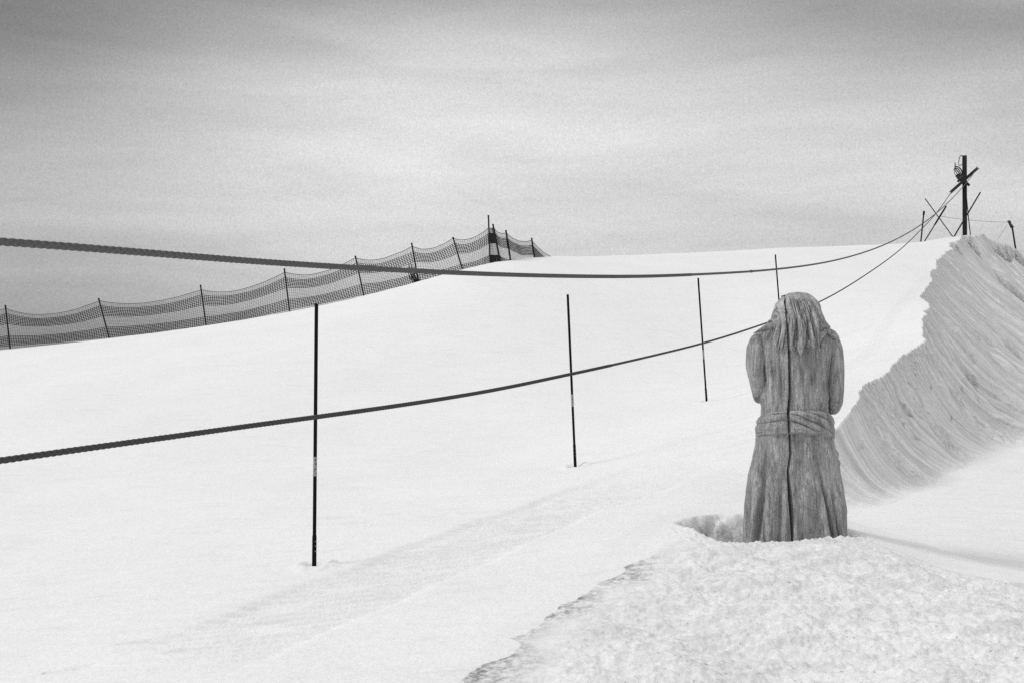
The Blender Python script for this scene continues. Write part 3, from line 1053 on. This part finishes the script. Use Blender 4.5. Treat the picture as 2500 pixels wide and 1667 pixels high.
switch_post()
m = MB()
q = np.linspace(0, 1, 20)
pa, pb = P(2294, 528, 34.1), P(2460, 543, 36.2)
pts = pa[None] * (1 - q[:, None]) + pb[None] * q[:, None]
pts[:, 2] -= 0.05 * 4 * q * (1 - q)
m.tube(pts, 0.006, 6)
tag(m.obj('trip_wire', M_CABLE), 'thin wire stretched behind the tow post to the small leaning post', 'wire')
m = MB()
m.tube([P(2459, 549, 36.2), P(2433, 590, 36.0)], 0.005, 6)
tag(m.obj('stay_wire', M_CABLE), 'faint thin wire running down from the wedge box to the snow', 'wire')


# ------------------------------------------------------------------ the wooden statue, seen from behind
SD = 6.78                      # distance of its axis
K = F / SD                     # photograph pixels per metre there
SX = 1942.0


def sx(px): return (px - SX) / K
def sb(px): return (px - 1250) / F * (SD - 0.17) - (SX - 1250) / F * SD      # on the back's surface
def sz(py): return CAMZ + (833.5 - py) / K


ST_X = (SX - 1250) / F * SD
statue = empty('wooden_statue', (ST_X, SD, sz(1440)), 'grey weathered wood carving of a long-haired robed figure, seen from behind, cracked down the back', 'statue')

CRK_Y = [700, 738, 800, 875, 960, 1000, 1040, 1100, 1140, 1165, 1200, 1240, 1290, 1330, 1450]
CRK_X = [1923, 1923.5, 1925.5, 1929, 1930, 1926.5, 1928.5, 1931, 1925.5, 1927.5, 1931, 1934, 1935.5, 1935, 1935]
CRK_W = [0.0, 2.8, 3.4, 3.4, 3.2, 3.6, 3.0, 2.6, 2.8, 3.4, 4.6, 4.6, 2.8, 2.2, 2.2]
ckz = np.array([sz(a) for a in CRK_Y])[::-1]
ckp = np.array(CRK_X, float)[::-1]
ckw = np.array(CRK_W)[::-1] / K * 1.15


def crack_x(z, D): return (np.interp(z, ckz, ckp) - 1250) / F * D - ST_X
def crack_w(z): return np.interp(z, ckz, ckw)


def loft(name, rings, mat, disp=None, n=420, nz=220, tilt=0.0, crack=True, depth=0.16, zedge=None, cy=None, power=2.3, parent=statue):
    """closed body from rings (z, left x, right x, half depth, centre y). The back looks to -y.
    disp(x, z, back) -> outward offset in metres"""
    zk = np.array([r[0] for r in rings])[::-1]
    lk = np.array([r[1] for r in rings])[::-1]; rk = np.array([r[2] for r in rings])[::-1]
    dk = np.array([r[3] for r in rings])[::-1]; yk = np.array([r[4] for r in rings])[::-1]
    zz = np.linspace(zk[-1], zk[0], nz)
    # columns: crowded where the crack runs
    a = np.linspace(0, 2 * np.pi, n, endpoint=False)
    xb = np.linspace(-1, 1, 2001)
    lx, rx = spline(zk, lk, zz), spline(zk, rk, zz)
    dy, yc = spline(zk, dk, zz), spline(zk, yk, zz)
    hw = np.maximum((rx - lx) / 2, 1e-4); cx = (rx + lx) / 2
    dy = np.maximum(dy, 1e-4)
    # u in [-1,1] over the back, then the front
    nb = int(n * 0.72)
    base = np.linspace(-1, 1, nb)
    w_off = np.array([-1.02, -1.0, -0.97, -0.5, 0, 0.5, 0.97, 1.0, 1.02])
    V = []
    for i, z in enumerate(zz):
        xc = crack_x(z, SD + yc[i] - dy[i]); w = crack_w(z) if crack else 0.0
        xc_n = np.clip((xc - cx[i]) / hw[i], -0.9, 0.9)
        # even columns in arc angle, with a fixed block for the crack
        ang = np.pi * (1 + base) / 2                      # 0 (left) .. pi (right)
        xs = -np.cos(ang) * hw[i] + cx[i]
        if crack:
            wl = max(w, 0.0004)
            kx = crack_idx = int(nb * CR_FRAC)
            left = np.linspace(0, 1, kx)
            right = np.linspace(0, 1, nb - kx - 9)
            a_c0 = np.arccos(np.clip(-(xc - wl * 1.03 - cx[i]) / hw[i], -1, 1))
            a_c1 = np.arccos(np.clip(-(xc + wl * 1.03 - cx[i]) / hw[i], -1, 1))
            ang = np.concatenate([a_c0 * left, np.arccos(np.clip(-(xc + w_off * wl - cx[i]) / hw[i], -1, 1)), a_c1 + (np.pi - a_c1) * right])
        cb = -np.cos(ang)
        xs = cb * hw[i] + cx[i]
        sn = np.sin(ang)
        ys = yc[i] - dy[i] * np.sign(sn) * np.abs(sn) ** (2 / power)
        nx_, ny_ = cb / hw[i], -sn / dy[i]
        ln = np.hypot(nx_, ny_) + 1e-9
        nx_, ny_ = nx_ / ln, ny_ / ln
        zrow = np.full(len(xs), z)
        d = disp(xs, zrow, np.ones(len(xs))) if disp else 0
        if crack:
            d = d * (1 - 0.85 * np.exp(-((xs - xc) / 0.016) ** 2))
        xs2 = xs + nx_ * d; ys2 = ys + ny_ * d
        if crack and w > 0.0006:
            mk = np.abs(xs - xc) < w * 0.985
            ys2 = np.where(mk, ys2 + min(depth, 1.15 * dy[i]) * (1 - 0.55 * np.abs(xs - xc) / w), ys2)
        # front half
        nf = n - nb
        af = np.linspace(np.pi, 2 * np.pi, nf + 2)[1:-1]
        cf, sf = -np.cos(af), np.sin(af)
        xf = cf * hw[i] + cx[i]; yf = yc[i] - dy[i] * np.sign(sf) * np.abs(sf) ** (2 / power)
        df = disp(xf, np.full(nf, z), np.zeros(nf)) if disp else 0
        xf = xf + cf * df; yf = yf + np.abs(sf) * df
        X = np.concatenate([xs2, xf]); Y = np.concatenate([ys2, yf])
        Zr = np.full(len(X), z)
        if zedge is not None:
            Zr = Zr + zedge(X, Y, z, i / (nz - 1.0))
        V.append(np.stack([X + ST_X, Y + SD, Zr], -1))
    m_ = len(V[0])
    V = np.vstack(V)
    i = np.arange(nz - 1)[:, None] * m_; j = np.arange(m_)[None, :]; k = (j + 1) % m_
    Q = np.stack([i + j, i + m_ + j, i + m_ + k, i + k], -1).reshape(-1, 4)
    c0, c1 = V[:m_].mean(0), V[-m_:].mean(0)
    V = np.vstack([V, c0, c1])
    T = [(len(V) - 2, q, (q + 1) % m_) for q in range(m_)] + [(len(V) - 1, (nz - 1) * m_ + (q + 1) % m_, (nz - 1) * m_ + q) for q in range(m_)]
    return mesh_np(name, V, Q, mat, parent, True, T)


CR_FRAC = 0.45


def groove(x, xc, w, d):
    return -d * np.exp(-((x - xc) / w) ** 2)


def skirt_disp(x, z, back):
    py = 833.5 - (z - CAMZ) * K
    f = np.clip((py - 1060) / 260, 0, 1.3)
    d = 0
    # folds: (x px at the waist, x px at the hem, width m, depth m, start)
    for x0, x1, w, dp, s0 in ((1876, 1846, .020, .050, .10), (1868, 1868, .008, .030, .60), (1908, 1893, .024, .036, .20), (1960, 1948, .013, .045, .70), (1990, 2030, .013, .055, .20),
                              (2012, 2050, .011, .036, .35), (1857, 1831, .009, .045, .0), (1925, 1918, .014, .016, .3), (2018, 2043, .010, .034, .5)):
        xc = sb(x0 + (x1 - x0) * np.clip(f, 0, 1.2) ** 1.3)
        on = sstep(s0, s0 + 0.45, f)
        ww = w * (0.6 + 0.7 * f)
        sd_ = 1 if x0 > 1940 else -1
        # each fold: a sharp valley, then a long rounded ridge on its inner side
        q = (x - xc) / ww * sd_
        d = d - dp * np.exp(-np.where(q < 0, (q / 1.0) ** 2, (q / 0.55) ** 2)) * on
        d = d + 0.5 * dp * np.exp(-((q + 2.0) / 1.5) ** 2) * on
    d = d + 0.010 * f * np.sin(x * 46 + 1.5 * np.sin(z * 3)) * 0.6
    d = d + 0.006 * fbm(x * 26, z * 5, 4, 80, .6) + 0.002 * fbm(x * 90, z * 16, 3, 81)
    return d


def ring(py, l, r, dep, yc): return (sz(py), sx(l), sx(r), dep, yc)


skirt = loft('robe_skirt', [ring(1030, 1858, 2024, .165, 0), ring(1062, 1848, 2030, .185, 0), ring(1085, 1846, 2036, .195, 0), ring(1164, 1838, 2050, .22, 0), ring(1210, 1830, 2059, .24, 0),
                            ring(1240, 1826, 2064, .25, 0), ring(1255, 1824, 2063, .25, 0), ring(1317, 1818, 2066, .27, 0), ring(1380, 1813, 2070, .28, 0), ring(1440, 1810, 2072, .28, 0)], M_WOOD, skirt_disp, n=520, nz=320)


def sash_disp(x, z, back):
    py = 833.5 - (z - CAMZ) * K
    g = (py - 1000) / 55.0
    # twisted cloth: a few slanting folds falling to the right, with sharp creases
    xr = (x - sx(1942)) / 0.23
    ph = g * 2.6 - xr * 1.5 - 0.9 * np.clip(xr, -1, 0) ** 2 + 0.35 * fbm(x * 6, g * 1.2, 2, 83)
    fr = ph - np.floor(ph)
    d = 0.032 * np.sqrt(np.clip(fr * (1 - fr) * 4, 0, 1)) - 0.012
    ph2 = g * 3.5 - xr * 3.1 + 0.5 * fbm(x * 9, g * 2, 2, 85)
    fr2 = ph2 - np.floor(ph2)
    d = d + 0.010 * np.sqrt(np.clip(fr2 * (1 - fr2) * 4, 0, 1))
    d = d * np.clip(np.sin(np.pi * np.clip(g * 0.9 + 0.05, 0.02, 0.98)) * 1.4 + 0.2, 0, 1)
    d = d * (1 - 0.65 * np.clip(np.abs(xr), 0, 1) ** 3)
    return d + 0.010 * np.sin(np.pi * np.clip(g, 0, 1)) + 0.003 * fbm(x * 30, z * 30, 3, 84)


def sash_z(X, Y, z, f):
    b = np.clip(-Y / 0.2, -0.6, 1)
    return 0.050 * (np.clip(b, 0, 1) - 0.55) + np.where(f > 0.5, (f - 0.5) * -0.045 * sstep(0.0, 0.24, X), 0)


loft('sash', [ring(1002, 1863, 2020, .150, .0), ring(1010, 1859, 2024, .172, .0), ring(1022, 1855, 2026, .186, 0), ring(1037, 1853, 2028, .196, 0), ring(1050, 1850, 2031, .216, 0), ring(1057, 1850, 2032, .216, 0), ring(1060, 1856, 2027, .175, 0)],
     M_WOOD, sash_disp, n=460, nz=90, zedge=sash_z)


def torso_disp(x, z, back):
    py = 833.5 - (z - CAMZ) * K
    d = 0.008 * fbm(x * 22 + 5 * z * np.sign(x), z * 6, 4, 86, .6) + 0.0025 * fbm(x * 80, z * 30, 3, 87)
    # cloth drawn from the shoulders to the waist
    f = np.clip((py - 840) / 170, 0, 1)
    for x0, x1, w, dp in ((1862, 1885, .012, .020), (1882, 1902, .014, .018), (1905, 1915, .014, .012), (1975, 2000, .014, .018), (2004, 1972, .014, .016), (1950, 1972, .012, .016)):
        d = d + groove(x, sb(x0 + (x1 - x0) * f), w, dp) * np.sin(np.pi * np.clip(f * 1.1, 0, 1))
    # spine hollow
    return d - 0.012 * np.exp(-((x - sb(1935)) / 0.05) ** 2) * f


loft('robe_torso', [ring(783, 1905, 1985, .10, .03), ring(793, 1882, 2006, .13, .03), ring(804, 1866, 2022, .145, .02), ring(818, 1850, 2034, .155, .02), ring(840, 1842, 2042, .165, .01), ring(880, 1850, 2027, .170, 0),
                    ring(930, 1853, 2021, .168, 0), ring(973, 1855, 2021, .162, 0), ring(1000, 1860, 2020, .158, 0), ring(1030, 1862, 2018, .158, 0)], M_WOOD, torso_disp, n=460, nz=200)


def sleeve(name, path, prof, seed):
    """arm in a hanging sleeve: path of (px, py, y offset), prof of (half width, half depth)"""
    pts = np.array([(ST_X + sx(a), SD + c, sz(b)) for a, b, c in path])
    pr = np.array(prof)
    kk = np.arange(len(pts))
    q = np.linspace(0, len(pts) - 1, 90)
    C = np.stack([spline(kk, pts[:, i], q) for i in range(3)], -1)
    W = np.interp(q, kk, pr[:, 0]); H = np.interp(q, kk, pr[:, 1])
    T = np.gradient(C, axis=0); T /= np.linalg.norm(T, axis=1)[:, None]
    A = np.tile([1.0, 0, 0], (len(C), 1)); A = A - (A * T).sum(1)[:, None] * T
    A /= np.linalg.norm(A, axis=1)[:, None]
    B = np.cross(A, T)
    n = 64
    th = np.arange(n) / n * 2 * np.pi
    ca, sa = np.cos(th), np.sin(th)
    l = q / len(pts)
    dsp = 1 + 0.07 * fbm(th[None, :] * 1.5, l[:, None] * 5, 3, seed) + 0.02 * fbm(th[None, :] * 8, l[:, None] * 14, 3, seed + 1)
    V = C[:, None] + dsp[..., None] * (W[:, None, None] * ca[None, :, None] * A[:, None] + H[:, None, None] * sa[None, :, None] * B[:, None])
    V = V.reshape(-1, 3)
    i = np.arange(len(C) - 1)[:, None] * n; j = np.arange(n)[None, :]; k = (j + 1) % n
    Q = np.stack([i + j, i + n + j, i + n + k, i + k], -1).reshape(-1, 4)
    V = np.vstack([V, C[0], C[-1]])
    Tt = [(len(V) - 2, a, (a + 1) % n) for a in range(n)] + [(len(V) - 1, (len(C) - 1) * n + (a + 1) % n, (len(C) - 1) * n + a) for a in range(n)]
    return mesh_np(name, V, Q[:, ::-1], M_WOOD, statue, True, Tt)


sleeve('sleeve', [(1862, 812, .03), (1853, 828, .02), (1848, 850, .01), (1845, 895, .01), (1851, 930, .02), (1858, 955, .05), (1864, 966, .12), (1885, 950, .24), (1920, 910, .30)],
       [(.01, .02), (.050, .075), (.062, .10), (.060, .10), (.052, .095), (.048, .07), (.04, .055), (.035, .045), (.025, .03)], 90)
sleeve('sleeve', [(2030, 820, .03), (2032, 832, .02), (2034, 853, .01), (2034, 900, .0), (2035, 950, .0), (2036, 975, .01), (2034, 988, .05), (2010, 985, .18), (1960, 915, .30)],
       [(.01, .02), (.045, .08), (.060, .11), (.066, .115), (.062, .12), (.056, .10), (.045, .07), (.04, .05), (.025, .03)], 95)
# shoulder yoke of the cape, a flat flap on the left shoulder
for (pts, r) in (([(1838, 814, -.02), (1852, 806, -.06), (1872, 797, -.085), (1890, 792, -.10)], [.003, .013, .024, .022]),
                 ([(2046, 834, -.02), (2034, 824, -.07), (2022, 815, -.09), (2008, 806, -.10)], [.008, .018, .026, .018])):
    m = MB()
    p = np.array([(ST_X + sx(a), SD + c, sz(b)) for a, b, c in pts])
    q = np.linspace(0, 3, 24)
    m.tube(np.stack([spline(np.arange(4), p[:, i], q) for i in range(3)], -1), np.interp(q, np.arange(4), r), 12)
    m.obj('collar', M_WOOD, statue)

HB = [(1855, 822), (1868, 836), (1880, 858), (1890, 846), (1900, 868), (1912, 856), (1922, 846), (1934, 858), (1945, 850), (1953, 870), (1961, 848), (1975, 846), (1985, 858), (2000, 878), (2008, 850), (2014, 826), (2024, 815)]


def hair_disp(x, z, back):
    py = 833.5 - (z - CAMZ) * K
    f = np.clip((py - 715) / 150, 0, 1)
    spread = 0.55 + 0.55 * f                         # strands fan out downwards
    u = (x - sb(1945)) / spread
    a = fbm(u * 34, z * 2.4, 3, 101, .6)
    s = np.abs(np.sin(u * 46 + 2.4 * a + 0.5 * np.sin(z * 9)))
    d = 0.040 * (s ** 0.55) - 0.028
    d = d + 0.020 * fbm(u * 18, z * 3, 3, 103) + 0.004 * fbm(u * 120, z * 9, 3, 104)
    # deep gouges between the locks
    for x0, x1, w, dp, a0, a1 in ((1955, 1963, .006, .04, .1, .5), (1981, 1990, .007, .05, .2, .8), (1996, 2010, .009, .075, .25, .95),
                                  (1905, 1878, .008, .04, .4, 1), (1918, 1896, .008, .04, .35, 1), (1966, 1974, .007, .04, .4, .9), (1942, 1946, .006, .03, .4, .9)):
        on = sstep(a0, a0 + .08, f) * sstep(a1, a1 - .1, f)
        d = d + groove(x, sb(x0 + (x1 - x0) * f), w, dp) * on
    return d * np.clip(f * 6, 0.2, 1)


def build_hair():
    hb = np.array(HB, float)

    def zed(X, Y, z, f):
        # hem of separate pointed locks
        px = 1250 + (ST_X + X) * F / (SD - 0.17)
        low = np.interp(px, hb[:, 0], hb[:, 1])
        tgt = sz(low)
        back = sstep(-0.01, -0.06, Y)
        zb = sz(862)
        ww = sstep(0.45, 1.0, f)
        return ww * (tgt - zb) * back + ww * (1 - back) * 0.02
    loft('hair', [ring(712.5, 1947, 1958, .01, .05), ring(714, 1936, 1970, .035, .05), ring(718, 1925, 1980, .065, .05), ring(726, 1914, 1989, .10, .045), ring(740, 1905, 1998, .135, .04), ring(759, 1897, 2004, .165, .03), ring(778, 1884, 2008, .185, .01),
                  ring(795, 1868, 2012, .195, 0), ring(812, 1860, 2018, .200, 0), ring(835, 1858, 2022, .195, 0), ring(855, 1864, 2016, .186, 0), ring(862, 1868, 2012, .170, 0)], M_HAIR, hair_disp, n=520, nz=240, zedge=zed, depth=0.17)


build_hair()


def head_front():
    """the bowed face on the far side, under the hair"""
    m = MB()
    c = np.array([ST_X + 0.02, SD + 0.10, sz(765)])
    nu, nv = 40, 28
    V = []
    for i in range(nv + 1):
        ph = math.pi * i / nv
        for j in range(nu):
            t = 2 * math.pi * j / nu
            x, y, z = math.sin(ph) * math.cos(t), math.sin(ph) * math.sin(t), math.cos(ph)
            r = 1.0
            if y > 0:
                r += 0.16 * math.exp(-(x / 0.14) ** 2 - ((z + 0.12) / 0.22) ** 2)           # nose
                r -= 0.07 * (math.exp(-((x - .34) / .16) ** 2 - ((z - .08) / .1) ** 2) + math.exp(-((x + .34) / .16) ** 2 - ((z - .08) / .1) ** 2))
                r -= 0.04 * math.exp(-(x / .3) ** 2 - ((z + .48) / .05) ** 2)
            V.append(c + np.array([x * 0.10 * r, y * 0.12 * r, z * 0.135]))
    Q = []
    for i in range(nv):
        for j in range(nu):
            Q.append((i * nu + j, (i + 1) * nu + j, (i + 1) * nu + (j + 1) % nu, i * nu + (j + 1) % nu))
    m.add(V, Q)
    m.obj('head', M_WOOD, statue)


head_front()
# pouch hanging at the right hip
m = MB()
for (a, b, rx, rz, yo) in ((2034, 1108, 10.5, 13, -.02), (2037, 1130, 11.5, 14, -.02)):
    V, Q = [], []
    nu, nv = 24, 14
    for i in range(nv + 1):
        ph = math.pi * i / nv
        for j in range(nu):
            t = 2 * math.pi * j / nu
            V.append((ST_X + sx(a + rx * math.sin(ph) * math.cos(t)), SD + yo + 0.05 * math.sin(ph) * math.sin(t), sz(b - rz * math.cos(ph))))
    for i in range(nv):
        for j in range(nu):
            Q.append((i * nu + j, (i + 1) * nu + j, (i + 1) * nu + (j + 1) % nu, i * nu + (j + 1) % nu))
    m.add(V, Q)
m.obj('pouch', M_WOOD, statue)
